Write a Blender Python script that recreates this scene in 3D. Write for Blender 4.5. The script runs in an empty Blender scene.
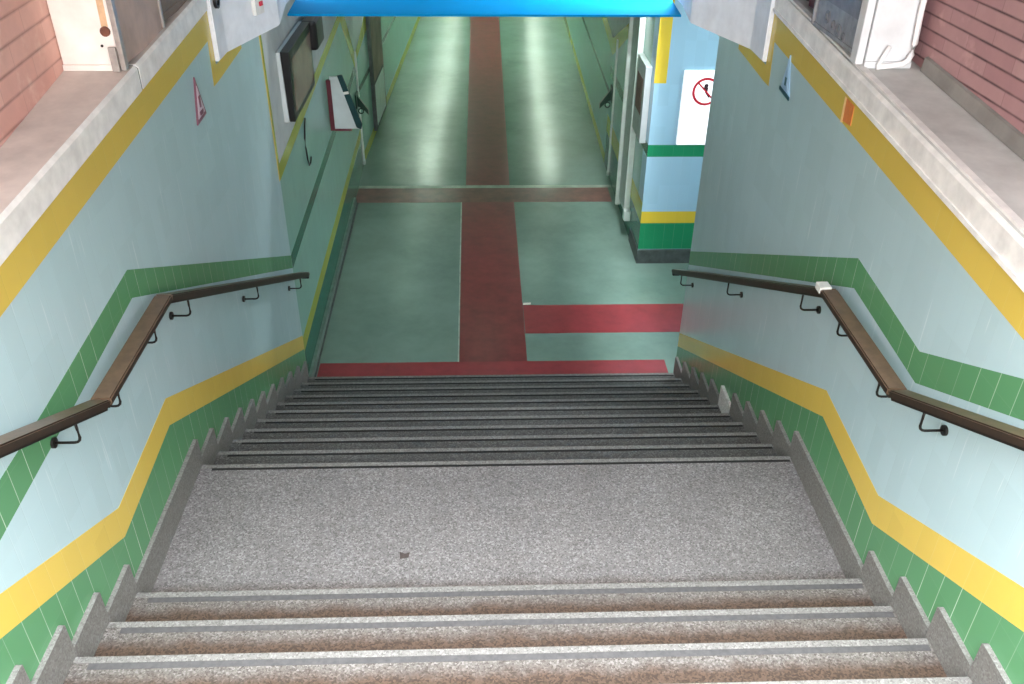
import bpy, bmesh, math, random
from mathutils import Vector, Matrix
random.seed(7)
S = bpy.context.scene
COL = S.collection

# ------------------------------------------------------------------ helpers
class MB:
    """collects shapes into one mesh"""
    def __init__(self): self.bm = bmesh.new()
    def face(self, pts, mat=0):
        f = self.bm.faces.new([self.bm.verts.new(p) for p in pts]); f.material_index = mat
    def extrude(self, a, b, mat=0):
        """solid between two matching outlines a and b"""
        va = [self.bm.verts.new(p) for p in a]; vb = [self.bm.verts.new(p) for p in b]
        n = len(a); fs = [self.bm.faces.new(va), self.bm.faces.new(list(reversed(vb)))]
        for i in range(n):
            j = (i + 1) % n
            fs.append(self.bm.faces.new([va[j], va[i], vb[i], vb[j]]))
        for f in fs: f.material_index = mat
        bmesh.ops.recalc_face_normals(self.bm, faces=fs)
        return fs
    def box(self, x0, x1, y0, y1, z0, z1, mat=0, bevel=0):
        a = [(x0, y0, z0), (x1, y0, z0), (x1, y1, z0), (x0, y1, z0)]
        b = [(x, y, z1) for x, y, z in a]
        fs = self.extrude(a, b, mat)
        if bevel:
            es = list({e for f in fs for e in f.edges})
            bmesh.ops.bevel(self.bm, geom=es, offset=bevel, segments=2, affect='EDGES', profile=.5)
    def yz(self, poly, x0, x1, mat=0):
        """outline in (y, z) extruded along x; x0/x1 numbers or functions of y"""
        f0 = x0 if callable(x0) else (lambda y: x0)
        f1 = x1 if callable(x1) else (lambda y: x1)
        self.extrude([(f0(y), y, z) for y, z in poly], [(f1(y), y, z) for y, z in poly], mat)
    def xz(self, poly, y0, y1, mat=0):
        self.extrude([(x, y0, z) for x, z in poly], [(x, y1, z) for x, z in poly], mat)
    def xy(self, poly, z0, z1, mat=0):
        self.extrude([(x, y, z0) for x, y in poly], [(x, y, z1) for x, y in poly], mat)
    def tube(self, pts, r, mat=0, seg=10):
        pts = [Vector(p) for p in pts]; rings = []
        for i, p in enumerate(pts):
            d = (pts[min(i + 1, len(pts) - 1)] - pts[max(i - 1, 0)]).normalized()
            u = d.cross(Vector((0, 0, 1)))
            if u.length < 1e-3: u = d.cross(Vector((0, 1, 0)))
            u.normalize(); v = d.cross(u)
            rings.append([self.bm.verts.new(p + r * (math.cos(a) * u + math.sin(a) * v))
                          for a in [2 * math.pi * k / seg for k in range(seg)]])
        fs = []
        for a, b in zip(rings, rings[1:]):
            for k in range(seg):
                fs.append(self.bm.faces.new([a[k], a[(k + 1) % seg], b[(k + 1) % seg], b[k]]))
        fs.append(self.bm.faces.new(list(reversed(rings[0])))); fs.append(self.bm.faces.new(rings[-1]))
        for f in fs: f.material_index = mat; f.smooth = True
        bmesh.ops.recalc_face_normals(self.bm, faces=fs)
    def disc(self, c, r, axis, th, mat=0, seg=24, r_in=0):
        """disc or ring of thickness th along axis ('x' or 'y')"""
        def P(a, rr, t):
            if axis == 'y': return (c[0] + rr * math.cos(a), c[1] + t, c[2] + rr * math.sin(a))
            return (c[0] + t, c[1] + rr * math.cos(a), c[2] + rr * math.sin(a))
        A = [2 * math.pi * k / seg for k in range(seg)]
        if not r_in:
            self.extrude([P(a, r, 0) for a in A], [P(a, r, th) for a in A], mat); return
        for a, b in zip(A, A[1:] + A[:1]):
            self.extrude([P(a, r_in, 0), P(a, r, 0), P(b, r, 0), P(b, r_in, 0)],
                         [P(a, r_in, th), P(a, r, th), P(b, r, th), P(b, r_in, th)], mat)
    def build(self, name, mats, parent=None, origin=(0, 0, 0)):
        me = bpy.data.meshes.new(name)
        o = Vector(origin)
        for v in self.bm.verts: v.co -= o
        self.bm.to_mesh(me); self.bm.free()
        for m in (mats if isinstance(mats, (list, tuple)) else [mats]): me.materials.append(m)
        ob = bpy.data.objects.new(name, me); COL.objects.link(ob); ob.location = o
        if parent is not None:
            ob.parent = parent
            ob.location = o - WORLD[parent.name]
        WORLD[ob.name] = o
        return ob
WORLD = {}
def tag(o, label=None, cat=None, group=None, kind=None):
    if label: o['label'] = label
    if cat: o['category'] = cat
    if group: o['group'] = group
    if kind: o['kind'] = kind
    return o
def thing(name, loc, label, cat, group=None):
    o = bpy.data.objects.new(name, None); COL.objects.link(o)
    o.location = loc; o.empty_display_size = .1; WORLD[o.name] = Vector(loc)
    return tag(o, label, cat, group)
def struct(o, label, cat): return tag(o, label, cat, kind='structure')

# ---------------------------------------------------------------- materials
def srgb(c): return tuple((x / 12.92 if x <= .04045 else ((x + .055) / 1.055) ** 2.4) for x in c) + (1,)
class N:
    def __init__(self, name):
        self.m = bpy.data.materials.new(name); self.m.use_nodes = True
        self.t = self.m.node_tree; self.b = self.t.nodes['Principled BSDF']
    def n(self, kind, **kw):
        nd = self.t.nodes.new(kind)
        for k, v in kw.items():
            if k in nd.bl_rna.properties.keys() and k not in nd.inputs: setattr(nd, k, v)
            else: self.put(nd.inputs[k], v)
        return nd
    def put(self, sock, v):
        if isinstance(v, bpy.types.NodeSocket): self.t.links.new(v, sock)
        elif isinstance(v, bpy.types.Node): self.t.links.new(v.outputs[0], sock)
        else: sock.default_value = v
    def math(self, op, a, b=None, c=None, clamp=False):
        nd = self.t.nodes.new('ShaderNodeMath'); nd.operation = op; nd.use_clamp = clamp
        for i, v in enumerate((a, b, c)):
            if v is not None: self.put(nd.inputs[i], v)
        return nd.outputs[0]
    def mix(self, f, a, b, mode='MIX'):
        nd = self.t.nodes.new('ShaderNodeMix'); nd.data_type = 'RGBA'; nd.blend_type = mode
        self.put(nd.inputs[0], f); self.put(nd.inputs[6], a); self.put(nd.inputs[7], b)
        return nd.outputs[2]
    def ramp(self, f, stops):
        nd = self.t.nodes.new('ShaderNodeValToRGB'); self.put(nd.inputs[0], f)
        e = nd.color_ramp.elements
        while len(e) < len(stops): e.new(.5)
        for el, (p, c) in zip(e, stops): el.position = p; el.color = c if len(c) == 4 else srgb(c)
        return nd.outputs[0]
    def noise(self, vec, scale, detail=3, rough=.6):
        return self.n('ShaderNodeTexNoise', Vector=vec, Scale=scale, Detail=detail, Roughness=rough).outputs[0]
    def pos(self): return self.n('ShaderNodeNewGeometry').outputs['Position']
    def obj(self): return self.n('ShaderNodeTexCoord').outputs['Object']
    def bump(self, h, s, d=.01):
        nd = self.n('ShaderNodeBump', Height=h, Strength=s, Distance=d); self.put(self.b.inputs['Normal'], nd.outputs[0])
    def out(self, col, rough=.5, spec=.5, metal=0, coat=0):
        self.put(self.b.inputs['Base Color'], col); self.put(self.b.inputs['Roughness'], rough)
        self.b.inputs['Specular IOR Level'].default_value = spec; self.b.inputs['Metallic'].default_value = metal
        self.b.inputs['Coat Weight'].default_value = coat
        return self.m

def plain(name, c, rough=.5, var=.12, scale=12, spec=.5, metal=0, bump=0):
    k = N(name); p = k.pos(); nz = k.noise(p, scale, 4)
    c0 = tuple(x * (1 - var) for x in c); c1 = tuple(min(1, x * (1 + var)) for x in c)
    if bump: k.bump(nz, bump)
    return k.out(k.ramp(nz, [(.3, c0), (.7, c1)]), rough, spec, metal)

def tile(name, c, joint, jstr, axis='Y', rough=.22, pitch=.1215, streak=0):
    """glazed wall tile, narrow upright joints of uneven whiteness"""
    k = N(name); p = k.pos(); s = k.n('ShaderNodeSeparateXYZ', Vector=p)
    u = k.math('DIVIDE', k.math('ADD', s.outputs[axis], 20.0), pitch)
    v = k.math('DIVIDE', k.math('ADD', s.outputs['Z'], 20.0), .243)
    iu = k.math('FLOOR', k.math('ADD', u, .5)); fu = k.math('ABSOLUTE', k.math('SUBTRACT', u, iu))
    iv = k.math('FLOOR', k.math('ADD', v, .5)); fv = k.math('ABSOLUTE', k.math('SUBTRACT', v, iv))
    jm = k.math('SUBTRACT', 1.0, k.math('DIVIDE', fu, .022), clamp=True)
    jm = k.math('MULTIPLY', jm, 2.2, clamp=True)
    hm = k.math('MULTIPLY', k.math('SUBTRACT', 1.0, k.math('DIVIDE', fv, .008), clamp=True), .25)
    wn = k.n('ShaderNodeTexWhiteNoise', noise_dimensions='1D', W=iu).outputs[0]
    amt = k.math('ADD', k.math('MULTIPLY', k.math('POWER', wn, 1.2), .8), .15)
    cut = k.ramp(k.noise(p, 2.3, 2), [(.3, (.25, .25, .25, 1)), (.6, (1, 1, 1, 1))])
    amt = k.math('MULTIPLY', k.math('MULTIPLY', amt, cut), jstr)
    jf = k.math('MAXIMUM', k.math('MULTIPLY', jm, amt), k.math('MULTIPLY', hm, jstr * .3))
    cell = k.n('ShaderNodeCombineXYZ', X=k.math('FLOOR', u), Y=k.math('FLOOR', v))
    tn = k.n('ShaderNodeTexWhiteNoise', noise_dimensions='2D', Vector=cell).outputs[0]
    nz = k.noise(p, 1.6, 4)
    base = k.mix(k.math('MULTIPLY', tn, .5), srgb(c), srgb(tuple(x * .95 for x in c)))
    base = k.mix(k.math('MULTIPLY', nz, .35), base, srgb(tuple(x * .9 for x in c)))
    if streak:
        st = k.n('ShaderNodeMapping', Vector=p, Scale=(1, 26, 1.1) if axis == 'Y' else (26, 1, 1.1)).outputs[0]
        sm = k.ramp(k.noise(st, 1.6, 2), [(.66, (0, 0, 0, 1)), (.70, (1, 1, 1, 1))])
        jf = k.math('MAXIMUM', jf, k.math('MULTIPLY', sm, streak))
    k.bump(k.math('ADD', k.math('MULTIPLY', jm, -.6), k.math('MULTIPLY', tn, .25)), .25, .004)
    return k.out(k.mix(jf, base, srgb(joint)), rough, .5)

def terrazzo(name, base, dark, light, dirt=None, dmin=-.07, dmax=-.15, rough=.55, amount=.8):
    k = N(name); o = k.obj(); p = k.pos()
    vo = k.n('ShaderNodeTexVoronoi', Vector=p, Scale=125.0)
    sp = k.n('ShaderNodeSeparateColor', Color=vo.outputs['Color']).outputs[0]
    g = k.ramp(sp, [(.0, dark), (.16, dark), (.3, base), (.72, base), (.9, light), (1, light)])
    fine = k.noise(p, 260, 2)
    g = k.mix(.35, g, k.ramp(fine, [(.35, dark), (.65, light)]))
    big = k.noise(p, 2.2, 5)
    g = k.mix(k.math('MULTIPLY', k.ramp(big, [(.4, (0, 0, 0, 1)), (.75, (1, 1, 1, 1))]), .28), g, srgb(dark))
    if dirt:
        y = k.n('ShaderNodeSeparateXYZ', Vector=o).outputs['Y']
        wob = k.math('MULTIPLY', k.math('SUBTRACT', k.noise(p, 7, 4), .5), .09)
        f = k.math('DIVIDE', k.math('SUBTRACT', k.math('ADD', y, wob), dmin), dmax - dmin, clamp=True)
        f = k.math('MULTIPLY', k.math('POWER', f, 1.3), amount)
        g = k.mix(f, g, k.mix(.75, srgb(dirt), g, 'MULTIPLY') if False else srgb(dirt))
        g = k.mix(k.math('MULTIPLY', f, .45), g, k.ramp(sp, [(.2, tuple(x * .6 for x in dirt)), (.8, tuple(min(1, x * 1.5) for x in dirt))]))
    k.bump(fine, .15, .003)
    return k.out(g, rough, .35)

def brick(name, c1, c2, mort, row, soft):
    k = N(name); s = k.n('ShaderNodeSeparateXYZ', Vector=k.pos())
    v = k.n('ShaderNodeCombineXYZ', X=s.outputs['Y'], Y=s.outputs['Z'])
    b = k.n('ShaderNodeTexBrick', Vector=v, Color1=srgb(c1), Color2=srgb(c2), Mortar=srgb(tuple(x * .92 for x in c1)), Scale=1.0)
    b.inputs['Mortar Size'].default_value = .004; b.inputs['Mortar Smooth'].default_value = .6
    b.inputs['Brick Width'].default_value = .42; b.inputs['Row Height'].default_value = row; b.inputs['Bias'].default_value = -.1
    r = k.math('DIVIDE', s.outputs['Z'], row)
    f = k.math('ABSOLUTE', k.math('SUBTRACT', r, k.math('ROUND', r)))
    g = k.math('SUBTRACT', 1.0, k.math('DIVIDE', f, .11), clamp=True)
    nz = k.noise(k.pos(), 9, 5); n2 = k.noise(k.pos(), 3.5, 4)
    g = k.math('MULTIPLY', g, k.math('MULTIPLY', k.ramp(n2, [(.3, (.35,) * 3 + (1,)), (.6, (1, 1, 1, 1))]), soft))
    col = k.mix(k.math('MULTIPLY', nz, .6), b.outputs['Color'], srgb(tuple(x * .84 for x in c1)))
    col = k.mix(k.math('MULTIPLY', k.ramp(k.noise(k.pos(), 6, 5), [(.6, (0, 0, 0, 1)), (.72, (1, 1, 1, 1))]), .4), col, srgb(tuple(min(1, x * 1.12) for x in c2)))
    col = k.mix(g, col, srgb(mort))
    k.bump(k.math('SUBTRACT', k.math('MULTIPLY', nz, .3), g), .5, .01)
    return k.out(col, .85, .3)

def emit(name, c, st):
    k = N(name); k.put(k.b.inputs['Emission Color'], srgb(c)); k.b.inputs['Emission Strength'].default_value = st
    return k.out(srgb(c), .4)

LT = (.735, .845, .865)          # light blue tile
M = {}
M['blue_tile'] = tile('pale blue tile', LT, (.93, .96, .96), .12, streak=.30)
M['green_tile'] = tile('green tile', (.37, .60, .42), (.85, .93, .85), .75)
M['yellow_tile'] = tile('yellow tile', (.89, .775, .36), (.95, .90, .62), .22)
M['blue_tile_x'] = tile('pale blue tile facing', (.66, .82, .90), (.85, .93, .96), .15, 'X')
M['green_tile_x'] = tile('green tile facing', (.13, .56, .37), (.7, .88, .75), .3, 'X')
M['yellow_tile_x'] = tile('yellow tile facing', (.92, .80, .26), (.95, .9, .62), .2, 'X')
M['dgreen_tile'] = tile('dark green tile', (.13, .43, .34), (.5, .7, .6), .15)
M['cor_tile'] = tile('corridor tile', (.58, .76, .70), (.80, .90, .86), .12)
M['cor_yellow'] = tile('corridor yellow tile', (.66, .70, .24), (.80, .84, .5), .15)
M['white_wall'] = plain('white painted concrete', (.78, .80, .79), .6, .05, 5)
M['coping'] = plain('white coping stone', (.94, .935, .92), .6, .06, 9, bump=.1)
M['coping_top'] = plain('dusty ledge top', (.86, .825, .80), .85, .06, 6, bump=.1)
M['coping_grey'] = plain('grey ledge top', (.80, .80, .785), .85, .06, 6, bump=.1)
M['block'] = plain('white plaster block', (.92, .93, .95), .55, .04, 6)
M['tread_low'] = terrazzo('grey terrazzo', (.33, .33, .325), (.21, .21, .205), (.47, .47, .465), (.19, .175, .16), -.05, -.22, amount=.6)
M['tread_up'] = terrazzo('grey terrazzo with brown dirt', (.405, .39, .375), (.25, .23, .215), (.55, .54, .53), (.285, .235, .20), -.08, -.15, amount=.95)
M['landing'] = terrazzo('landing terrazzo', (.46, .452, .452), (.30, .29, .285), (.62, .615, .615), (.31, .26, .225), -.93, -1.06, amount=.85)
M['nosing'] = terrazzo('pale terrazzo nosing', (.475, .475, .465), (.36, .355, .345), (.58, .58, .57))
M['grip_dark'] = plain('dark grip strip', (.10, .10, .10), .8, .2, 40)
M['grip'] = plain('worn grip strip', (.31, .31, .315), .7, .1, 40)
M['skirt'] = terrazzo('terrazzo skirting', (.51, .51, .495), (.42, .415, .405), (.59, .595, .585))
M['skirt_side'] = terrazzo('scuffed skirting side', (.475, .47, .455), (.39, .385, .37), (.545, .545, .535))  # darker copy for the side faces, their shade put into the colour
M['skirt_pale'] = terrazzo('pale repaired skirting', (.80, .80, .79), (.66, .65, .64), (.93, .93, .92))
k = N('green grey floor paint'); p = k.pos()
nz = k.noise(p, 1.1, 6, .65); n2 = k.noise(p, 9, 5)
cc = k.ramp(nz, [(.3, (.41, .505, .465)), (.55, (.47, .57, .525)), (.8, (.51, .61, .565))])
cc = k.mix(k.math('MULTIPLY', k.ramp(n2, [(.45, (0, 0, 0, 1)), (.9, (1, 1, 1, 1))]), .25), cc, srgb((.42, .48, .47)))
k.bump(n2, .012, .004)
M['floor'] = k.out(cc, .25, .45)
M['red_paint'] = plain('dull red floor paint', (.48, .22, .225), .3, .1, 6)
M['red_bright'] = plain('red floor paint', (.56, .215, .24), .32, .08, 6)
M['red_dark'] = plain('worn dark red threshold', (.43, .27, .25), .35, .18, 5)
M['pale_line'] = plain('pale threshold line', (.60, .66, .60), .4, .15, 7)
M['plinth'] = plain('dark grey plinth', (.27, .30, .29), .6, .2, 10)
M['cor_skirt'] = plain('grey green skirting', (.42, .50, .46), .5, .12, 10)
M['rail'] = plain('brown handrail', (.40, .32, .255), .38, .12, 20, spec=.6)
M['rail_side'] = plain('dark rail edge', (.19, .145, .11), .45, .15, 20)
M['dark_metal'] = plain('dark metal', (.17, .16, .15), .4, .1, 30, metal=.6)
M['joint_white'] = plain('white tape', (.88, .88, .86), .6, .04, 20)
M['blue_sheet'] = plain('blue sheet', (.0, .52, .76), .55, .03, 2, spec=.04)
M['pillar_l'] = plain('cream painted pillar', (.93, .89, .86), .7, .05, 5, bump=.15)  # white paint with warm left-side light put into the colour
M['pillar_r'] = plain('white painted pillar', (.85, .86, .87), .7, .05, 5, bump=.15)
M['brick_l'] = brick('salmon brick', (.94, .74, .69), (.97, .81, .76), (.64, .47, .44), .103, .75)
M['brick_r'] = brick('dusky red brick', (.73, .56, .57), (.80, .65, .65), (.33, .25, .27), .0715, .95)
M['steel'] = plain('brushed steel', (.66, .63, .61), .35, .08, 25, metal=.35)
M['steel_panel'] = plain('pinkish steel sheet', (.72, .62, .56), .55, .14, 3)
M['brown_board'] = plain('brown board', (.46, .38, .31), .6, .12, 6)
M['orn_grey'] = plain('grey cast panel', (.56, .56, .57), .5, .12, 12)
M['orn_dark'] = plain('darker relief', (.48, .48, .50), .5, .1, 12)
M['rust'] = plain('rust stain', (.42, .26, .20), .8, .2, 20)
M['white_pipe'] = plain('white plastic pipe', (.95, .95, .95), .35, .02, 10)
M['black'] = plain('black plastic', (.045, .045, .05), .35, .15, 20)
M['screen'] = plain('dusty screen', (.56, .47, .42), .25, .08, 3)
M['white_sheet'] = plain('white sheet', (.78, .815, .82), .5, .03, 6)
M['maroon'] = plain('dark red trim', (.36, .10, .16), .5, .1, 10)
M['teal'] = plain('dark teal bar', (.02, .22, .23), .4, .1, 10)
M['guide'] = plain('white painted steel', (.83, .88, .85), .45, .04, 10)
M['guide_grey'] = plain('grey steel web', (.68, .73, .70), .45, .08, 10)
M['sign_white'] = emit('lit white sign face', (1, 1, 1), .55)  # white face with slight emission
M['sign_red'] = plain('sign red', (.80, .07, .19), .5, .02, 10)
M['sign_black'] = plain('sign dark figure', (.22, .05, .09), .5, .02, 10)
M['pink'] = plain('pale pink sign face', (.84, .76, .80), .5, .05, 20)
M['sign_border'] = plain('plum sign border', (.50, .28, .36), .5, .05, 20)
M['ice'] = plain('pale blue sign face', (.62, .76, .86), .5, .05, 20)
M['sign_teal'] = plain('dark teal border', (.12, .33, .37), .5, .05, 20)
M['orange'] = plain('orange plate', (.85, .50, .22), .5, .06, 20)
M['orange_pale'] = plain('pale orange edge', (.97, .80, .52), .5, .04, 20)
M['latch'] = plain('dark green steel', (.10, .24, .19), .45, .1, 10)
M['leaf'] = plain('dry leaf', (.27, .24, .23), .8, .2, 30)
M['paper'] = plain('scrap of paper', (.88, .88, .82), .8, .03, 30)
M['ceil'] = plain('ceiling paint', (.74, .77, .74), .8, .05, 3)
M['concrete'] = plain('concrete', (.58, .57, .55), .85, .1, 4)
M['tube_dim'] = emit('aged fluorescent tube', (.88, 1, .90), 8)  # weaker emission keeps the near end of the corridor darker
M['tube'] = emit('fluorescent tube', (.92, 1, .92), 105)

# ------------------------------------------------------------------- layout
RUN, RISE, LAND = .30, .14555, 1.1289
XL, XR = -1.769, 1.879            # clear width of the stair
WL, WR = -1.795, 1.905            # tiled wall faces
FL = -11 * RISE                   # corridor floor
Y0 = -4.7                         # where the model stops behind the camera
CB = lambda y: 2.152 + .075 * y    # underside of the coping
CT = lambda y: 2.285 + .07 * y    # top of the ledge

# ---- corridor floor with painted bands
m = MB()
m.xy([(-2.3, 2.98), (7.5, 2.98), (7.5, 8.0), (2.6, 8.0), (2.6, 33), (-2.3, 33)], FL - .25, FL, 0)
e = .0012
def paint(x0, x1, y0, y1, mat, xa=None, xb=None):
    xa = x0 if xa is None else xa; xb = x1 if xb is None else xb
    m.xy([(x0, y0), (x1, y0), (xb, y1), (xa, y1)], FL, FL + e, mat)
paint(-1.735, 1.88, 2.99, 3.455, 2)
paint(-1.80, -1.74, 2.99, 7.55, 5, -1.86, -1.795)  # dark strip along the foot of the left wall
paint(-.287, .428, 3.455, 7.55, 1, -.315, .436)
paint(.435, 7.0, 4.0, 4.615, 2)
paint(-1.86, 1.86, 7.55, 8.07, 3)
paint(-1.86, 1.92, 8.07, 8.17, 4)
paint(-.265, .392, 8.17, 33, 1, -.25, .56)
paint(-.303, -.287, 3.455, 7.55, 4, -.331, -.315)
struct(m.build('floor', [M['floor'], M['red_paint'], M['red_bright'], M['red_dark'], M['pale_line'], M['plinth']]),
       'glossy green grey floor painted with red bands', 'floor')

# ---- tiled stair walls
def lerp_poly(pts): return pts
YLO = [(Y0, .437 + .4985 * (-1.03 - Y0)), (-1.03, .437), (-.245, .505), (3.12, -1.185)]
YUP = [(Y0, .603 + .4985 * (-1.005 - Y0)), (-1.005, .603), (-.207, .663), (3.12, -1.03)]
def stair_wall(side):
    s = -1 if side == 'left' else 1
    X = WL if s < 0 else WR
    yend = 3.1 if s < 0 else 3.08
    m = MB()
    prof = [(Y0, FL - .2), (yend, FL - .2), (yend, 1.86), (3.0, 1.94), (1.8, 1.94), (1.8, CB(1.8)), (Y0, CB(Y0))]
    m.yz(prof, X, X + s * .28, 0)
    t = lambda h: X - s * h
    def clip(pts): return [(min(y, yend), z) for y, z in pts]
    low = clip(YLO) + [(yend, FL - .15), (-.3, -.6), (-1.3, -.4), (Y0, .6)]
    m.yz(low, X, t(.0012), 1)
    m.yz(clip(YLO) + list(reversed(clip(YUP))), X, t(.0016), 2)
    if s < 0:
        up = [(-2.9, 1.86), (-1.95, 1.40), (-1.318, 1.425), (-.269, 1.50), (3.10, -.155)]
        lo = [(-3.0, 1.70), (-2.0, 1.215), (-1.05, 1.288), (-.295, 1.355), (3.10, -.285)]
    else:
        up = [(Y0, 1.434 + .487 * (-.972 - Y0)), (-.972, 1.434), (-.19, 1.494), (yend, -.13)]
        lo = [(Y0, 1.293 + .482 * (-1.016 - Y0)), (-1.016, 1.293), (-.228, 1.338), (yend, -.27)]
        up[0] = (-1.857, 1.8650); lo[0] = (-2.16, 1.8438)
    m.yz(up + list(reversed(lo)), X, t(.0014), 1)
    # top yellow band and its return around the block
    m.yz([(Y0, CB(Y0)), (1.795, CB(1.795)), (1.795, 1.83), (1.67, 1.83), (1.70, 1.995 + .07 * 1.7), (Y0, 1.995 + .07 * Y0)], X, t(.0013), 2)
    m.yz([(1.795, 1.938), (1.795, 1.83), (2.5, 1.865), (2.5, 1.938)], X, t(.0013), 2)
    if s < 0:   # the white zone that starts the corridor, with yellow edge
        m.yz([(3.065, .58), (3.1, .58), (3.1, 1.84), (3.065, 1.84)], X, t(.0013), 2)
    o = m.build('wall_' + side, [M['blue_tile'], M['green_tile'], M['yellow_tile']])
    struct(o, f'pale blue tiled stair wall with green and yellow bands on the {side}', 'wall')
stair_wall('left'); stair_wall('right')

# ---- corridor walls
def poly_x(bp):
    def f(y):
        for (y0, a), (y1, b) in zip(bp, bp[1:]):
            if y <= y1: return a + (b - a) * (y - y0) / (y1 - y0)
        return bp[-1][1]
    return f
xcl = poly_x([(3.1, -1.795), (9.05, -1.881), (19, -1.53), (33, -1.1)])
m = MB()
def seg(y0, y1, zfun_lo, zfun_hi, mat, th, xf, s):
    cuts = [y0] + [c for c in (9.05, 19) if y0 < c < y1] + [y1]
    for a, b in zip(cuts, cuts[1:]):
        m.yz([(a, zfun_lo(a)), (b, zfun_lo(b)), (b, zfun_hi(b)), (a, zfun_hi(a))], xf, lambda y: xf(y) - s * th, mat)
C = lambda v: (lambda y: v)
L = lambda ya, a, yb, b: (lambda y: a + (b - a) * (y - ya) / (yb - ya))
for a, b in ((3.1, 9.05), (9.05, 19), (19, 33)):
    m.yz([(a, FL - .2), (b, FL - .2), (b, 1.86), (a, 1.86)], xcl, lambda y: xcl(y) - .3, 0)
seg(3.1, 9.05, C(FL), L(3.1, -1.215, 9, -1.13), 1, .0012, xcl, -1)
seg(3.1, 9.05, L(3.1, -1.215, 9, -1.13), L(3.1, -1.06, 9, -.99), 2, .0016, xcl, -1)
seg(3.1, 9.05, L(3.1, -.29, 9, -.14), L(3.1, -.155, 9, -.02), 3, .0014, xcl, -1)
seg(3.1, 3.15, C(.58), C(1.86), 2, .0012, xcl, -1)
seg(3.15, 9.05, L(3.15, .58, 7.8, .85), L(3.15, .72, 7.8, .985), 2, .0013, xcl, -1)
seg(3.15, 9.05, L(3.15, .715, 7.8, .98), C(1.86), 4, .0015, xcl, -1)
m.yz([(7.75, .9), (8.95, -.08), (9.05, -.02), (9.05, .95), (8.0, 1.0)], xcl, lambda y: xcl(y) + .0018, 2)
m.yz([(9.05, -.02), (10.5, .2), (10.5, .95), (9.05, .95)], xcl, lambda y: xcl(y) + .0018, 2)
m.yz([(8.2, .9), (9.05, .10), (9.05, 1.3), (8.0, 1.3)], xcl, lambda y: xcl(y) + .0022, 4)
m.yz([(9.05, .10), (10.2, .42), (10.5, 1.3), (9.05, 1.3)], xcl, lambda y: xcl(y) + .0022, 4)
seg(9.05, 33, C(FL), C(FL + .16), 2, .0014, xcl, -1)
seg(9.05, 33, C(-.50), C(-.42), 3, .0014, xcl, -1)
seg(10.2, 33, C(.42), C(.55), 2, .0014, xcl, -1)
seg(10.2, 33, C(.55), C(1.86), 4, .0014, xcl, -1)
struct(m.build('wall_left_corridor', [M['cor_tile'], M['dgreen_tile'], M['cor_yellow'], M['dgreen_tile'], M['white_wall']]),
       'green lit corridor wall on the left with white upper zone', 'wall')
m = MB()
m.yz([(3.1, FL), (7.55, FL), (7.55, FL + .085), (3.1, FL + .085)], lambda y: xcl(y), lambda y: xcl(y) + .035, 0)
struct(m.build('baseboard_left', M['cor_skirt']), 'low grey green skirting along the left corridor wall', 'baseboard')

# right: the tiled corner facing the stair, then the corridor side
xcr = poly_x([(5.67, 1.93), (9.05, 1.93), (19, 2.12), (33, 2.4)])
m = MB()
m.box(1.93, 7.4, 5.67, 5.97, FL, 1.86, 0)
f = lambda x0, x1, z0, z1, mat, th=.0014: m.box(x0, x1, 5.67 - th, 5.67, z0, z1, mat)
f(1.93, 7.4, FL + .185, -1.06, 1); f(1.93, 7.4, -1.06, -.905, 2)
f(1.93, 7.4, -.20, -.055, 1); f(1.925, 2.065, .67, 1.86, 2, .0018)
for a, b in ((5.97, 9.05), (9.05, 19), (19, 33)):
    m.yz([(a, FL - .2), (b, FL - .2), (b, 1.86), (a, 1.86)], xcr, lambda y: xcr(y) + .3, 3)
seg(5.67, 9.05, C(FL), C(-1.06), 4, .0012, xcr, 1)
seg(5.67, 9.05, C(-1.06), C(-.80), 5, .0014, xcr, 1)
seg(5.67, 9.05, C(-.20), C(-.055), 4, .0014, xcr, 1)
seg(7.3, 8.3, L(7.3, .98, 9.0, .3), C(1.86), 5, .0014, xcr, 1)
m.yz([(7.3, .85), (8.95, .12), (9.05, .12), (9.05, 1.8), (7.3, 1.8)], xcr, lambda y: xcr(y) - .0016, 5)
m.yz([(7.3, 1.02), (9.0, .36), (9.05, .36), (9.05, 1.86), (7.3, 1.86)], xcr, lambda y: xcr(y) - .0020, 6)
m.yz([(9.05, .12), (10.6, .28), (10.6, 1.8), (9.05, 1.8)], xcr, lambda y: xcr(y) - .0016, 5)
m.yz([(9.05, .36), (10.2, .46), (10.6, 1.8), (9.05, 1.8)], xcr, lambda y: xcr(y) - .0020, 6)
seg(9.05, 33, C(FL), C(FL + .16), 5, .0014, xcr, 1)
seg(9.05, 33, C(-.50), C(-.42), 4, .0014, xcr, 1)
seg(10.4, 33, C(.42), C(.55), 5, .0013, xcr, 1)
seg(10.4, 33, C(.55), C(1.86), 6, .0013, xcr, 1)
struct(m.build('wall_right_corridor', [M['blue_tile_x'], M['green_tile_x'], M['yellow_tile_x'], M['cor_tile'], M['dgreen_tile'], M['cor_yellow'], M['white_wall']]),
       'tiled corner and corridor wall on the right, blue face with green and yellow bands', 'wall')
m = MB(); m.xy([(1.915, 5.63), (7.4, 5.63), (7.4, 5.67), (1.93, 5.67), (1.93, 6.3), (1.915, 6.3)], FL, FL + .18, 0)
struct(m.build('baseboard_right', M['plinth']), 'dark plinth at the foot of the tiled corner', 'baseboard')
m = MB(); m.box(2.185, 7.4, 2.8, 3.08, FL, 1.86)
struct(m.build('wall_passage', M['blue_tile_x']), 'near wall of the side passage', 'wall')
m = MB(); m.box(1.905, 7.4, 3.08, 5.67, 1.81, 1.86)
struct(m.build('ceiling', M['ceil']), 'ceiling of the side passage', 'ceiling')
m = MB(); m.box(-2.2, 2.7, 6.6, 33, 1.2, 1.9)
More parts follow.
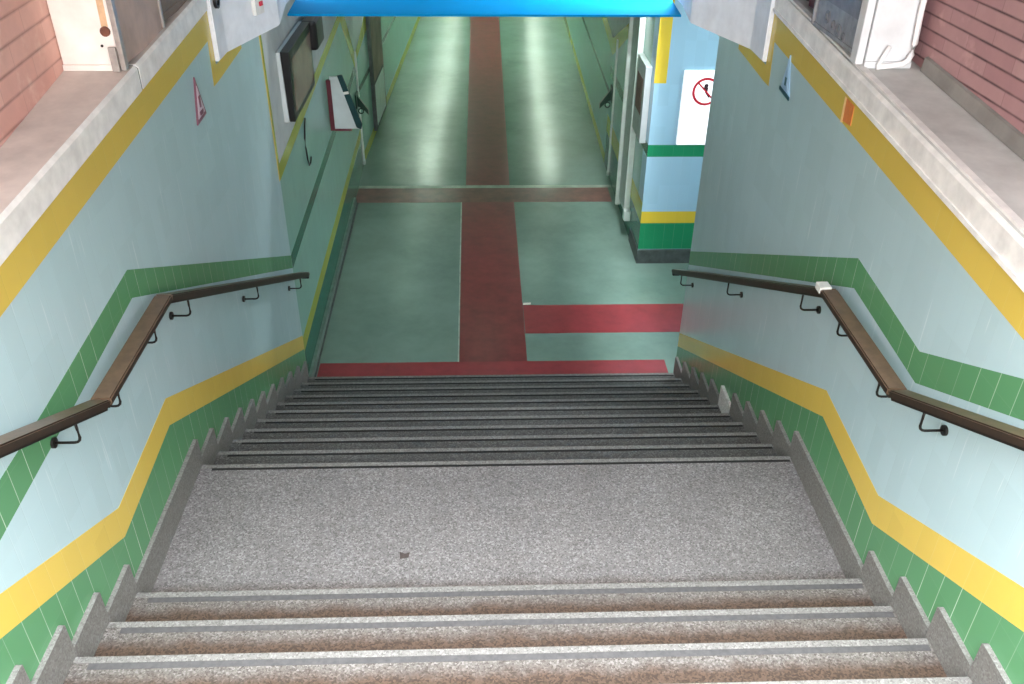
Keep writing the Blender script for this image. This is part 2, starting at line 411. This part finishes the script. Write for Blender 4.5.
struct(m.build('ceiling', M['ceil']), 'low white ceiling of the corridor', 'ceiling')
m = MB(); m.box(-2.2, 2.7, 33, 33.3, FL, 1.9)
struct(m.build('wall_back', M['cor_tile']), 'far end wall of the corridor', 'wall')

# ---- staircase
st = thing('staircase', (0, 0, 0), 'broad grey terrazzo staircase going down with a middle landing', 'staircase')
def step(y, z, depth, mat, origin_part='step'):
    m = MB()
    m.yz([(0, 0), (0, -.034), (-.02, -.045), (-.02, -RISE), (-depth - .02, -RISE), (-depth - .02, 0)], XL, XR)
    o = m.build(origin_part, mat, st); o.location = (0, y, z); WORLD[o.name] = Vector((0, 0, 0))
    m = MB(); m.yz([(.0015, .002), (.0015, -.03), (0, -.03), (0, 0), (-.030, 0), (-.030, .002)], XL + .004, XR - .004)
    m.build('nosing_strip', M['nosing'], o)
    m = MB(); g1 = -.062 if z > .01 else -.050
    m.yz([(-.031, 0), (g1, 0), (g1, .0012), (-.031, .0012)], XL + .07, XR - .01)
    m.build('grip_strip', M['grip' if z > .01 else 'grip_dark'], o)
    return o
for i in range(1, 11): step(i * RUN, -i * RISE, RUN, M['tread_low'])
step(0, 0, LAND, M['landing'], 'landing')
for i in range(1, 13): step(-LAND - (i - 1) * RUN, i * RISE, RUN, M['tread_up'])
def skirting(x0, x1, ya, yb, zt, zb, mat):
    m = MB(); j = .004
    m.yz([(ya + .001, zb), (yb - .001, zb), (yb - .004, zt - .006), (yb - .012, zt), (ya + .001, zt - j)], x0, x1)
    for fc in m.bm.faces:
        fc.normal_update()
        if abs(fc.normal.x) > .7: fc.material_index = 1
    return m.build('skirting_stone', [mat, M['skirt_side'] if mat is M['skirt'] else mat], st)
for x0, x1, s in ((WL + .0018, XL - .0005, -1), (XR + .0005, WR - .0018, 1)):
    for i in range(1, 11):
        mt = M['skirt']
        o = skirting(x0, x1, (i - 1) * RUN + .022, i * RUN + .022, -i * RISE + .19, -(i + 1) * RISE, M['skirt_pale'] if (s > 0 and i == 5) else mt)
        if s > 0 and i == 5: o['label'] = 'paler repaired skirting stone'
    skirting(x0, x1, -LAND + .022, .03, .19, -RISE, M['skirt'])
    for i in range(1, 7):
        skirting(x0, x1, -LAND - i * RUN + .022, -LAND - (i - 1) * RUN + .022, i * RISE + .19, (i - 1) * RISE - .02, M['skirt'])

# ---- handrails
def handrail(side):
    s = -1 if side == 'left' else 1
    X = WL if s < 0 else WR
    xa, xb = sorted((X - s * .072, X - s * .160))
    ZL = 1.315
    P = [(-3.4, ZL + .4985 * (3.4 - 1.095)), (-1.095, ZL), (-.192, ZL), (3.07, ZL - .4985 * 3.262)]
    t = thing('handrail', (X, -.65, ZL), f'brown cranked handrail on brackets along the {side} tiled stair wall', 'handrail', None)
    for (a, b, inset) in ((P[0], P[1], (0, .0)), (P[1], P[2], (.004, -.004)), (P[2], P[3], (.0, 0))):
        d = Vector((b[0] - a[0], b[1] - a[1])).normalized(); n = Vector((-d.y, d.x))
        a2 = Vector(a) + d * inset[0]; b2 = Vector(b) + d * inset[1]
        th = .036
        m = MB(); q = [a2, b2, b2 - n * th, a2 - n * th]
        m.yz([(v.x, v.y) for v in q], xa, xb)
        bmesh.ops.bevel(m.bm, geom=list(m.bm.edges), offset=.006, segments=2, affect='EDGES')
        # dark steel flat under the timber
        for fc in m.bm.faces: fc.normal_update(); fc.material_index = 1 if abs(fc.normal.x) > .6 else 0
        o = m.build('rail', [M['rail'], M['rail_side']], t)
        m = MB(); q = [a2 - n * th, b2 - n * th, b2 - n * (th + .012), a2 - n * (th + .012)]
        m.yz([(v.x, v.y) for v in q], xa + .012, xb - .012)
        m.build('rail_core', M['dark_metal'], o)
    def ztop(y):
        for (y0, z0), (y1, z1) in zip(P, P[1:]):
            if y0 <= y <= y1: return z0 + (z1 - z0) * (y - y0) / (y1 - y0)
    for y in (-2.45, -1.33, -.93, -.40, .117, 1.47, 2.84):
        zt = ztop(y) - .045; zp = ztop(y) - .16
        xm = (xa + xb) / 2
        m = MB(); m.disc((X, y, zp), .023, 'x', -s * .012, seg=14)
        plate = m.build('bracket_plate', M['dark_metal'], t)
        m = MB()
        pts = [(X - s * .012, y, zp)] + [(X - s * (.09 + .026 * math.sin(a)), y, zp + .026 * (1 - math.cos(a))) for a in (0, .5, 1.0, 1.57)] + [(xm, y, zp + .06), (xm, y, zt)]
        pts[-2] = (xm, y, zp + .07)
        m.tube(pts, .006); m.build('bracket_arm', M['dark_metal'], plate)
    if s > 0:
        m = MB(); m.box(xa - .004, xa + .06, -.19, -.12, ZL - .032, ZL + .006, bevel=.004)
        o = m.build('joint_sleeve', M['joint_white'], t); o['label'] = 'white taped joint'
    m = MB(); m.box(xa + .01, xb - .01, 3.045, 3.075, P[3][1] - .06, P[3][1] - .008, bevel=.006)
    m.build('end_cap', M['dark_metal'], t)
handrail('left'); handrail('right')

# ---- coping and ledge on each side
def coping(s, ya, yb, k, lab):
    X = WL if s < 0 else WR
    m = MB()
    out = X + s * (.42 if s < 0 else .46)
    a, b = [], []
    for y, dst in ((ya, a), (yb, b)):
        dst += [(X - s * .010, y, CB(y) + .004), (X - s * .010, y, CT(y) - .016), (X + s * .006, y, CT(y)), (out, y, CT(y)), (out, y, CB(y) + .004)]
    m.extrude(a, b, 0)
    for fc in m.bm.faces:
        if abs(fc.normal.z) > .9 and fc.normal.z > 0: fc.material_index = 1
    if s > 0:
        m.extrude([(X + .02, ya, CT(ya)), (X + .02, ya, CT(ya) + .012), (X + .055, ya, CT(ya) + .012), (X + .06, ya, CT(ya))],
                  [(X + .02, yb, CT(yb)), (X + .02, yb, CT(yb) + .012), (X + .055, yb, CT(yb) + .012), (X + .06, yb, CT(yb))], 0)
        m.extrude([(X - .010, ya, CB(ya) + .004), (X - .018, ya, CB(ya) + .004), (X - .018, ya, CB(ya) + .026), (X - .010, ya, CB(ya) + .026)],
                  [(X - .010, yb, CB(yb) + .004), (X - .018, yb, CB(yb) + .004), (X - .018, yb, CB(yb) + .026), (X - .010, yb, CB(yb) + .026)], 0)
    struct(m.build(f'trim_{k}', [M['coping'], M['coping_grey' if s > 0 else 'coping_top']]), lab, 'coping')
coping(-1, Y0, .405, 1, 'white coping and dusty ledge on the left before the dark joint')
coping(-1, .425, 1.79, 2, 'white coping on the left beyond the dark joint')
m = MB(); m.extrude(*[[(WL + .006, y, CB(y) + .006), (WL + .006, y, CT(y) - .02), (WL - .02, y, CT(y) - .004), (WL - .40, y, CT(y) - .004), (WL - .40, y, CB(y) + .006)] for y in (.406, .424)])
struct(m.build('trim_7', M['black']), 'dark joint in the left coping', 'joint')
coping(1, Y0, 1.79, 3, 'white coping and grey ledge on the right')
m = MB(); m.xy([(-2.125, 3.2), (-2.125, .34), (-2.045, -.6), (-2.03, -1.2), (-2.03, Y0), (-2.5, Y0), (-2.5, 3.2)], 1.8, 3.515)
struct(m.build('wall_upper_left', M['brick_l']), 'salmon brick wall above the left ledge', 'wall')
m = MB(); m.extrude([(2.235, Y0, CT(Y0) + .002), (2.26, Y0, CT(Y0) + .002), (2.26, Y0, CT(Y0) + .075), (2.245, Y0, CT(Y0) + .07)], [(2.235, .33, CT(.33) + .002), (2.26, .33, CT(.33) + .002), (2.26, .33, CT(.33) + .075), (2.245, .33, CT(.33) + .07)])
struct(m.build('trim_6', M['concrete']), 'rough grey cement fillet at the foot of the right brick wall', 'trim')
m = MB(); m.box(2.26, 2.6, Y0, 3.2, 1.8, 3.515)
struct(m.build('wall_upper_right', M['brick_r']), 'dusky red brick wall above the right ledge', 'wall')

# ---- white splayed blocks at the portal
def block(s, k):
    X = WL if s < 0 else WR
    if s < 0: pl = [(X + .028, 1.80), (X + .028, 2.04), (-1.56, 2.81), (-1.64, 3.5), (-1.64, 3.9), (X - .25, 3.9), (X - .25, 1.80)]
    else: pl = [(X - .028, 1.80), (X - .028, 2.13), (1.61, 2.91), (1.67, 3.5), (1.67, 3.9), (X + .25, 3.9), (X + .25, 1.80)]
    m = MB(); m.xy(pl, 1.956, 2.75)
    bmesh.ops.bevel(m.bm, geom=[e for e in m.bm.edges], offset=.008, segments=2, affect='EDGES')
    struct(m.build(f'trim_{k}', M['block']), f'white splayed concrete block at the {"left" if s < 0 else "right"} of the tunnel mouth', 'block')
block(-1, 4); block(1, 5)

# ---- blue canopy between them
cn = thing('canopy', (0, 3.5, 1.87), 'bright blue sheet canopy over the tunnel mouth', 'canopy')
m = MB(); m.yz([(3.5, 1.882), (3.5, 1.890), (6.6, 2.12), (6.6, 2.11)], -1.635, 1.665)
m.build('sheet', M['blue_sheet'], cn)
m = MB(); m.box(-1.635, 1.665, 3.488, 3.5, 1.873, 1.891)
m.build('front_lip', M['blue_sheet'], cn)

# ---- added unseen roof for light falloff on the stairs, with its end wall
m = MB(); m.box(-2.6, 2.7, -2.7, 7.2, 3.52, 3.7)
struct(m.build('ceiling', M['concrete']), 'concrete roof above the lower flight', 'ceiling')
m = MB(); m.box(-2.6, 2.7, 6.6, 6.9, 1.9, 3.51)
struct(m.build('wall_back_upper', M['concrete']), 'wall above the corridor ceiling', 'wall')

m = MB(); m.box(-9, 9, -24, -LAND - 12 * RUN - .0, 1.70, 13 * RISE - .002)
struct(m.build('floor', M['concrete']), 'street paving at the top of the stairs', 'floor')
# ---- pillars on the ledges
def base_z(y): return CT(y)
p = thing('pillar', (-2.0, .5, base_z(.42)), 'cream painted pillar on the left ledge beside salmon brick', 'pillar')
m = MB(); m.box(-2.122, -1.838, .335, .535, CT(.535) + .001, 3.5, bevel=.008)
m.build('shaft', M['pillar_l'], p)
m = MB(); m.box(-2.118, -1.845, .32, .335, CT(.335) + .002, CT(.335) + .03); m.build('base_strip', M['pillar_l'], p)
m = MB(); m.disc((-1.872, .333, 2.50), .024, 'y', -.012, seg=14); m.build('rusty_hole', M['rust'], p)
m = MB(); m.xz([(-1.888, 2.52), (-1.856, 2.52), (-1.85, 2.72), (-1.882, 2.78)], .3335, .335); m.build('tan_streak', plain('tan stain', (.80, .66, .52), .8, .12, 12), p)
m = MB(); m.disc((-1.905, .333, 2.43), .007, 'y', -.004, seg=10); m.build('bolt', M['dark_metal'], p)
p = thing('pillar', (2.1, .5, base_z(.42)), 'white painted pillar on the right ledge beside dusky brick', 'pillar')
m = MB(); m.box(1.955, 2.195, .375, .56, CT(.56) + .001, 3.5, bevel=.008); m.build('shaft', M['pillar_r'], p)
m = MB(); m.box(1.95, 2.195, .36, .375, CT(.375) + .002, CT(.375) + .035); m.build('base_strip', M['pillar_r'], p)
pp = thing('drain_pipe', (2.22, .42, CT(.42)), 'white bent pipe on the right pillar beside the brick', 'pipe')
m = MB()
m.tube([(2.169, .345, 3.5), (2.171, .345, 2.6), (2.181, .345, 2.44), (2.179, .345, 2.39), (2.167, .345, 2.358), (2.140, .345, 2.340), (2.075, .345, 2.330), (2.010, .345, 2.325)], .0145)
m.build('bent_pipe', M['white_pipe'], pp)
m = MB(); m.tube([(2.055, .345, 2.43), (2.010, .34, 2.328)], .010); m.build('branch', M['white_pipe'], pp)

# ---- metal gate frames above the coping
g = thing('metal_panel', (-1.86, .45, CT(.45)), 'pinkish steel door panel in a steel frame on the left coping', 'door panel')
m = MB(); m.box(-1.832, -1.805, .315, .36, CT(.36) + .002, 3.5, bevel=.004); m.build('frame_post', M['steel'], g)
m = MB(); m.box(-1.836, -1.823, .36, 1.0, 2.33, 3.45); m.build('sheet', M['steel_panel'], g)
m = MB(); m.box(-1.832, -1.812, 1.0, 1.02, 2.36, 3.5); m.build('frame_post', M['steel'], g)
m = MB(); m.box(-1.87, -1.833, .30, .315, CT(.315) + .004, 2.43, bevel=.003); m.build('hinge_plate', M['steel'], g)
g = thing('brown_board', (-1.89, 1.45, CT(1.4)), 'brown board beyond the steel panel on the left coping', 'board')
m = MB(); m.box(-1.86, -1.832, 1.035, 1.785, 2.375, 3.5, bevel=.004); m.build('board', M['brown_board'], g)
m = MB(); m.box(-1.865, -1.828, 1.035, 1.785, CT(1.785) - .02 + .022, 2.425, bevel=.003); m.build('bottom_rail', M['brown_board'], g)

g = thing('cast_panel', (1.97, .8, CT(.8)), 'grey ornamented metal panel on the right coping beside the white pillar', 'panel')
m = MB(); m.box(1.918, 1.935, .45, 1.09, 2.365, 3.4, bevel=.003); m.build('panel', M['orn_grey'], g)
m = MB(); m.box(1.903, 1.945, .37, .45, CT(.45) + .014, 3.5, bevel=.005); o = m.build('frame_post', M['pillar_r'], g); o['label'] = 'white post'
m = MB(); m.box(1.905, 1.935, 1.09, 1.115, 2.375, 3.5, bevel=.004); m.build('frame_post', M['orn_grey'], g)
m = MB(); m.box(1.912, 1.94, .45, 1.09, CT(1.09) + .001, 2.385, bevel=.003); m.build('sill', M['orn_grey'], g)
for (y, z, r) in ((.90, 2.45, .035), (.80, 2.43, .026), (.715, 2.42, .036), (.63, 2.405, .024)):
    m = MB(); m.disc((1.918, y, z), r, 'x', -.006, seg=18, r_in=r * .55); m.build('rosette', M['orn_dark'], g)
m = MB(); m.box(1.912, 1.918, .47, 1.08, 2.53, 2.62); m.build('band', M['orn_dark'], g)
g = thing('red_box', (2.06, 1.45, CT(1.45)), 'small dark red box on the right ledge behind the cast panel', 'box')
m = MB(); m.box(2.0, 2.12, 1.37, 1.47, CT(1.47) + .002, 2.55, bevel=.008); m.build('body', M['maroon'], g)
m = MB(); m.box(1.995, 2.125, 1.365, 1.475, 2.55, 2.575, bevel=.004); m.build('lid', M['black'], g)
m = MB(); m.tube([(2.06, 1.49, 2.45), (2.045, 1.55, 2.40), (2.03, 1.63, 2.402), (2.01, 1.70, 2.412), (2.0, 1.78, 2.45), (2.0, 1.80, 2.6)], .009)
tag(m.build('black_cable', M['black']), 'black cable looping along the right ledge beside the block', 'cable')

# ---- things on the stair walls
def tri_sign(pts, X, s, face, border, label):
    t = thing('warning_sign', (X, sum(p[0] for p in pts) / 3, min(p[1] for p in pts)), label, 'sign')
    m = MB(); m.yz(pts, X - s * .002, X - s * .010); m.build('border', M[border], t)
    cy = sum(p[0] for p in pts) / 3; cz = sum(p[1] for p in pts) / 3
    q = [(cy + (y - cy) * .70, cz + (z - cz) * .70) for y, z in pts]
    m = MB(); m.yz(q, X - s * .010, X - s * .013); fo = m.build('face', M[face], t)
    return t, cy, cz
t, cy, cz = tri_sign([(1.175, 1.735), (1.385, 1.745), (1.275, 2.005)], WL, -1, 'pink', 'sign_border', 'triangular white warning sign with plum border on the left wall')
m = MB(); m.yz([(cy - .018, cz + .06), (cy + .018, cz + .06), (cy + .012, cz - .01), (cy - .012, cz - .01)], WL + .013, WL + .016)
m.yz([(cy - .04, cz - .03), (cy + .04, cz - .03), (cy + .03, cz - .055), (cy - .03, cz - .055)], WL + .013, WL + .016)
m.build('symbol', M['sign_border'], t)
t, cy, cz = tri_sign([(1.225, 1.885), (1.405, 1.90), (1.335, 2.125)], WR, 1, 'ice', 'ice', 'pale blue triangular warning sign with dark foot on the right wall')
m = MB(); m.yz([(1.21, 1.875), (1.41, 1.89), (1.41, 1.912), (1.21, 1.897)], WR - .010, WR - .016); m.build('foot_bar', M['sign_teal'], t)
m = MB(); m.yz([(cy - .015, cz + .02), (cy + .015, cz + .02), (cy + .012, cz - .03), (cy - .012, cz - .03)], WR - .013, WR - .015); m.build('symbol', M['sign_teal'], t)
t = thing('marker_plate', (WR, .31, 2.03), 'small orange plate on the yellow band of the right wall', 'marker')
m = MB(); m.yz([(.25, 2.045), (.36, 2.035), (.365, 2.155), (.26, 2.147)], WR - .002, WR - .006); m.build('plate', M['orange'], t)
m = MB(); m.yz([(.362, 2.025), (.385, 2.02), (.39, 2.158), (.367, 2.157)], WR - .002, WR - .007); o = m.build('edge_strip', M['orange_pale'], t); o['label'] = 'pale orange edge'

# ---- things on the blocks
t = thing('conduit_end', (-1.767, 1.92, 2.32), 'grey ring shaped conduit end on the left white block', 'conduit')
m = MB(); m.disc((-1.767, 1.915, 2.32), .05, 'x', .02, seg=20, r_in=.034); m.build('ring', M['dark_metal'], t)
m = MB(); m.disc((-1.767, 1.915, 2.32), .034, 'x', .006, seg=20); m.build('plug', M['steel'], t)
dx, dy = (-1.56 + 1.767), (2.81 - 2.04); ll = math.hypot(dx, dy); ux, uy = dx / ll, dy / ll; nx, ny = uy, -ux
t = thing('alarm_button', (-1.655, 2.47, 2.16), 'small white button box with red dot on the left white block', 'button')
def on_diag(d, h): return (-1.767 + ux * d + nx * h, 2.04 + uy * d + ny * h)
m = MB(); q = [on_diag(.41, .0), on_diag(.53, .0), on_diag(.53, .03), on_diag(.41, .03)]; m.xy(q, 2.11, 2.26); m.build('box', M['joint_white'], t)
m = MB(); q = [on_diag(.465, .03), on_diag(.505, .03), on_diag(.505, .04), on_diag(.465, .04)]; m.xy(q, 2.165, 2.195); o = m.build('button', M['sign_red'], t); o['label'] = 'red button'

# ---- left corridor wall: screen, speaker, sign, cable, latch, board
t = thing('wall_screen', (-1.80, 4.25, .92), 'black framed screen on the white zone of the left corridor wall', 'screen')
def lean(xb0, xb1, xt0, xt1, y0, y1, z0, z1):
    m = MB()
    m.extrude([(xb0, y0, z0), (xb1, y0, z0), (xb1, y1, z0), (xb0, y1, z0)], [(xt0, y0, z1), (xt1, y0, z1), (xt1, y1, z1), (xt0, y1, z1)])
    return m
o = lean(-1.800, -1.758, -1.800, -1.768, 3.60, 4.75, .93, 1.545).build('back_case', M['white_sheet'], t); o['label'] = 'white back case'
lean(-1.757, -1.708, -1.767, -1.69, 3.615, 4.75, .93, 1.545).build('bezel', M['black'], t)
lean(-1.7075, -1.704, -1.6955, -1.692, 3.72, 4.70, .99, 1.46).build('display', M['screen'], t)
t = thing('wall_speaker', (-1.82, 4.9, 1.25), 'black box speaker on the left wall beyond the screen', 'speaker')
m = MB(); m.box(-1.79, -1.63, 4.72, 5.15, 1.27, 1.55, bevel=.03); m.build('body', M['black'], t)
m = MB(); m.box(-1.828, -1.79, 4.85, 5.0, 1.34, 1.46); m.build('bracket', M['dark_metal'], t)
xs = xcl(6.1) + .03
t = thing('flag_sign', (xs, 6.1, 0), 'white sign with dark red edges sticking out from the left corridor wall', 'sign')
m = MB(); m.xz([(xs + .02, .0), (xs + .335, .0), (xs + .145, .62), (xs + .02, .62)], 6.10, 6.13); m.build('panel', M['white_sheet'], t)
m = MB(); m.xz([(xs - .02, -.02), (xs + .03, -.02), (xs + .03, .58), (xs - .02, .58)], 6.085, 6.135); o = m.build('side_edge', M['maroon'], t); o['label'] = 'dark red edge'
m = MB(); m.xz([(xs + .03, -.025), (xs + .23, -.025), (xs + .23, .0), (xs + .03, .0)], 6.085, 6.135); o = m.build('bottom_edge', M['maroon'], t); o['label'] = 'dark red edge'
m = MB(); m.xz([(xs + .115, .64), (xs + .175, .65), (xs + .36, .06), (xs + .345, .0), (xs + .29, .02)], 6.07, 6.10)
bmesh.ops.bevel(m.bm, geom=list(m.bm.edges), offset=.006, segments=2, affect='EDGES')
tl = m.build('arrow_bar', M['teal'], t); tl['label'] = 'dark teal slanted bar'
m = MB(); m.xz([(xs + .175, .42), (xs + .235, .43), (xs + .232, .46), (xs + .172, .45)], 6.065, 6.07); m.build('clip', M['joint_white'], tl)
xw = xcl(4.45)
m = MB(); m.tube([(xw + .012, 4.52, .66), (xw + .013, 4.45, .60), (xw + .014, 4.38, .50), (xw + .015, 4.37, .40), (xw + .014, 4.40, .28), (xw + .014, 4.45, .19), (xw + .013, 4.52, .18), (xw + .012, 4.60, .22)], .008)
tag(m.build('hanging_cable', M['black']), 'dark cable hanging on the left wall under the screen', 'cable')

def latch(s, y, z, lab, ln):
    xw = xcl(y) if s < 0 else xcr(y)
    X = xw - s * .002
    t = thing('gate_latch', (X, y, z), lab, 'latch')
    m = MB(); m.box(min(X, X - s * .02), max(X, X - s * .02), y - .12, y + .12, z - .09, z + .12, bevel=.004); m.build('plate', M['latch'], t)
    m = MB(); m.xz([(X - s * .02, z + .09), (X - s * ln, z - .13), (X - s * ln, z - .20), (X - s * .09, z - .11), (X - s * .02, z - .07)], y - .03, y + .03); m.build('lever', M['latch'], t)
    m = MB(); m.disc((X - s * .06, y - .01, z - .15), .045, 'y', .02, seg=16, r_in=.03); m.build('ring', M['latch'], t)
latch(-1, 8.75, -.50, 'dark latch lever on the left corridor wall beside the white strip', .17)
latch(1, 8.72, -.40, 'dark green latch lever on the right corridor wall across the white strip', .18)
def strip(s, y, z0, z1, lab):
    xw = xcl(y) if s < 0 else xcr(y)
    X = xw - s * .0024
    t = thing('gate_strip', (X, y, z0), lab, 'strip')
    m = MB(); m.box(min(X, X - s * .022), max(X, X - s * .022), y - .03, y + .03, z0, z1, bevel=.003); m.build('strip', M['guide'], t)
    m = MB(); m.box(min(X, X - s * .03), max(X, X - s * .03), y - .04, y + .04, z0 - .06, z0, bevel=.004); m.build('shoe', M['guide_grey'], t)
strip(-1, 9.0, FL + .08, .15, 'thin upright strip on the left corridor wall')
strip(1, 8.5, FL + .08, .45, 'thin white upright strip on the right corridor wall')

X = xcl(10.6)
t = thing('notice_board', (X, 10.9, -1.3), 'brown notice board in a dark frame far along the left corridor wall', 'notice board')
fx = lambda y: xcl(y) + .002
m = MB(); m.yz([(10.3, -1.5), (11.6, -1.5), (11.6, .45), (10.3, .45)], fx, lambda y: fx(y) + .05); m.build('frame', M['plinth'], t)
m = MB(); m.yz([(10.42, -.7), (11.5, -.7), (11.5, .38), (10.42, .38)], lambda y: fx(y) + .05, lambda y: fx(y) + .055); m.build('board', plain('faded brown poster', (.50, .44, .38), .6, .15, 3), t)
m = MB(); m.yz([(10.42, -1.44), (11.5, -1.44), (11.5, -.76), (10.42, -.76)], lambda y: fx(y) + .05, lambda y: fx(y) + .055); m.build('lower_panel', M['guide'], t)

# ---- right corridor wall: gate guide, box, notice
t = thing('gate_guide', (1.93, 6.9, FL), 'white steel flood gate channel on the right wall just past the tiled corner', 'gate channel')
m = MB(); m.box(1.90, 1.9285, 6.55, 7.22, -1.40, 1.19); o = m.build('web', M['guide_grey'], t); o['label'] = 'grey web'
m = MB(); m.box(1.855, 1.9285, 6.50, 6.55, -1.40, 1.19, bevel=.004); m.build('flange', M['guide'], t)
m = MB(); m.box(1.855, 1.9285, 7.22, 7.27, -1.50, 1.19, bevel=.004); m.build('flange', M['guide'], t)
m = MB(); m.box(1.84, 1.9285, 6.36, 6.49, -1.36, -1.22, bevel=.012); m.build('foot_bolt', M['guide'], t)
t = thing('wall_box', (1.93, 6.15, -.12), 'white box standing out from the right wall beside the tiled corner', 'box')
m = MB(); m.box(1.855, 1.9285, 5.85, 5.885, -.10, .80, bevel=.004); m.build('front_plate', M['white_sheet'], t)
m = MB(); m.box(1.86, 1.9285, 5.885, 6.45, -.10, .80, bevel=.004); o = m.build('body', M['guide_grey'], t)
m = MB(); m.box(1.856, 1.86, 5.98, 6.36, .2, .62); m.build('label_plate', plain('brown label', (.45, .36, .32), .6), t)

t = thing('prohibition_sign', (2.52, 5.665, -.04), 'white notice with red no entry circle on the tiled corner face', 'sign')
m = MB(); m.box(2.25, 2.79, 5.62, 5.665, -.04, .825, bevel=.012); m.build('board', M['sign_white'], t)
m = MB(); m.disc((2.52, 5.62, .59), .158, 'y', -.004, seg=40, r_in=.131); m.build('red_ring', M['sign_red'], t)
m = MB(); m.disc((2.515, 5.62, .655), .024, 'y', -.003, seg=14)
m.xz([(2.485, .64), (2.54, .635), (2.535, .585), (2.575, .53), (2.555, .52), (2.515, .57), (2.50, .60)], 5.6172, 5.62)
m.build('figure', M['sign_black'], t)
m = MB(); d = .1; m.xz([(2.52 - d, .59 + d + .012), (2.52 - d - .012, .59 + d), (2.52 + d, .59 - d - .012), (2.52 + d + .012, .59 - d)], 5.6155, 5.62)
m.build('slash', M['sign_red'], t)

# ---- litter
m = MB(); m.xy([(-.50, -.80), (-.455, -.79), (-.45, -.755), (-.475, -.765), (-.505, -.75)], .0025, .006)
tag(m.build('dry_leaf', M['leaf']), 'small dark leaf lying on the stair landing', 'leaf')
m = MB(); m.xy([(.435, 4.62), (.525, 4.63), (.53, 4.665), (.44, 4.66)], FL + .0015, FL + .006)
tag(m.build('paper_scrap', M['paper']), 'small white paper scrap on the floor beside the red band', 'litter')

# ---- lamps of the corridor
def lamp(x, y, lab, ln=1.25):
    t = thing('ceiling_light', (x, y, 1.2), lab, 'lamp', 'corridor ceiling lights')
    m = MB(); m.box(x - .09, x + .09, y - ln / 2, y + ln / 2, 1.15, 1.199, bevel=.004); m.build('housing', M['white_sheet'], t)
    for dx in (-.045, .045):
        m = MB(); m.tube([(x + dx, y - ln / 2 + .04, 1.13), (x + dx, y + ln / 2 - .04, 1.13)], .016); m.build('tube', M['tube' if y > 13 else 'tube_dim'], t)
for (x, y) in ((0, 7.75), (-1.45, 9.8), (-1.4, 12.2), (1.0, 10.6), (-1.3, 16), (1.6, 16), (-1.2, 20), (1.7, 20), (-1.1, 24.5), (1.8, 24.5), (-.95, 28.5), (1.9, 28.5)):  # mouth lamp and nearest right lamp are added, brightening the right wall
    lamp(x, y, 'twin tube ceiling light of the corridor', .95 if y < 8 else 1.25)

# -------------------------------------------------------------------- light
W = bpy.data.worlds.new('World'); S.world = W; W.use_nodes = True
bg = W.node_tree.nodes['Background']; nt = W.node_tree
tc = nt.nodes.new('ShaderNodeTexCoord'); sx = nt.nodes.new('ShaderNodeSeparateXYZ'); nt.links.new(tc.outputs['Generated'], sx.inputs[0])
rp = nt.nodes.new('ShaderNodeValToRGB'); nt.links.new(sx.outputs['Z'], rp.inputs[0]); nt.links.new(rp.outputs[0], bg.inputs[0])
el = rp.color_ramp.elements; el[0].position = 0; el[0].color = (.05, .051, .053, 1); el[1].position = .95; el[1].color = (.97, .985, 1, 1)
e3 = el.new(.55); e3.color = (.19, .195, .20, 1)
bg.inputs[1].default_value = 36
def area(name, loc, look, size, power, col):
    l = bpy.data.lights.new(name, 'AREA'); l.shape = 'RECTANGLE'; l.size, l.size_y = size; l.energy = power; l.color = col
    o = bpy.data.objects.new(name, l); COL.objects.link(o); o.location = loc
    o.rotation_euler = (Vector(look) - Vector(loc)).to_track_quat('-Z', 'Y').to_euler(); return o
l = bpy.data.lights.new('canopy lamp', 'SPOT'); l.energy = 900; l.color = (.93, .98, 1); l.spot_size = math.radians(125); l.spot_blend = 1; l.shadow_soft_size = .15  # unseen spot added to brighten the right part of the canopy
o = bpy.data.objects.new('canopy lamp', l); COL.objects.link(o); o.location = (1.85, 4.5, 3.4)
o.rotation_euler = (Vector((1.35, 4.9, 1.9)) - o.location).to_track_quat('-Z', 'Y').to_euler()
area('street daylight', (0, -16, 5.0), (0, 2.5, 2.1), (6, 3), 1900, (1, .985, .97))  # area light added behind the camera to brighten blocks and pillars
area('passage lamp', (3.4, 4.3, 1.2), (2.5, 5.67, .1), (1.0, .8), 22, (.84, .95, 1))  # unseen area light added to brighten the tiled corner face

# ------------------------------------------------------------------- camera
cd = bpy.data.cameras.new('Camera'); cam = bpy.data.objects.new('Camera', cd); COL.objects.link(cam); S.camera = cam
cd.sensor_width = 36; cd.sensor_fit = 'HORIZONTAL'; cd.lens = 36 * 874.873 / 1024
r = Vector((.9993726, -.03404064, .00977965)); u = Vector((.01028077, .54304771, .8396389)); w = Vector((.03389266, .83901157, -.54305697))
mat = Matrix((r, u, -w)).transposed().to_4x4(); mat.translation = Vector((-.0422443, -4.1587583, 3.5691938))
cam.matrix_world = mat
vs = S.view_settings
vs.view_transform = 'Standard'; vs.look = 'None'; vs.gamma = 1; vs.use_curve_mapping = False; vs.exposure = .12
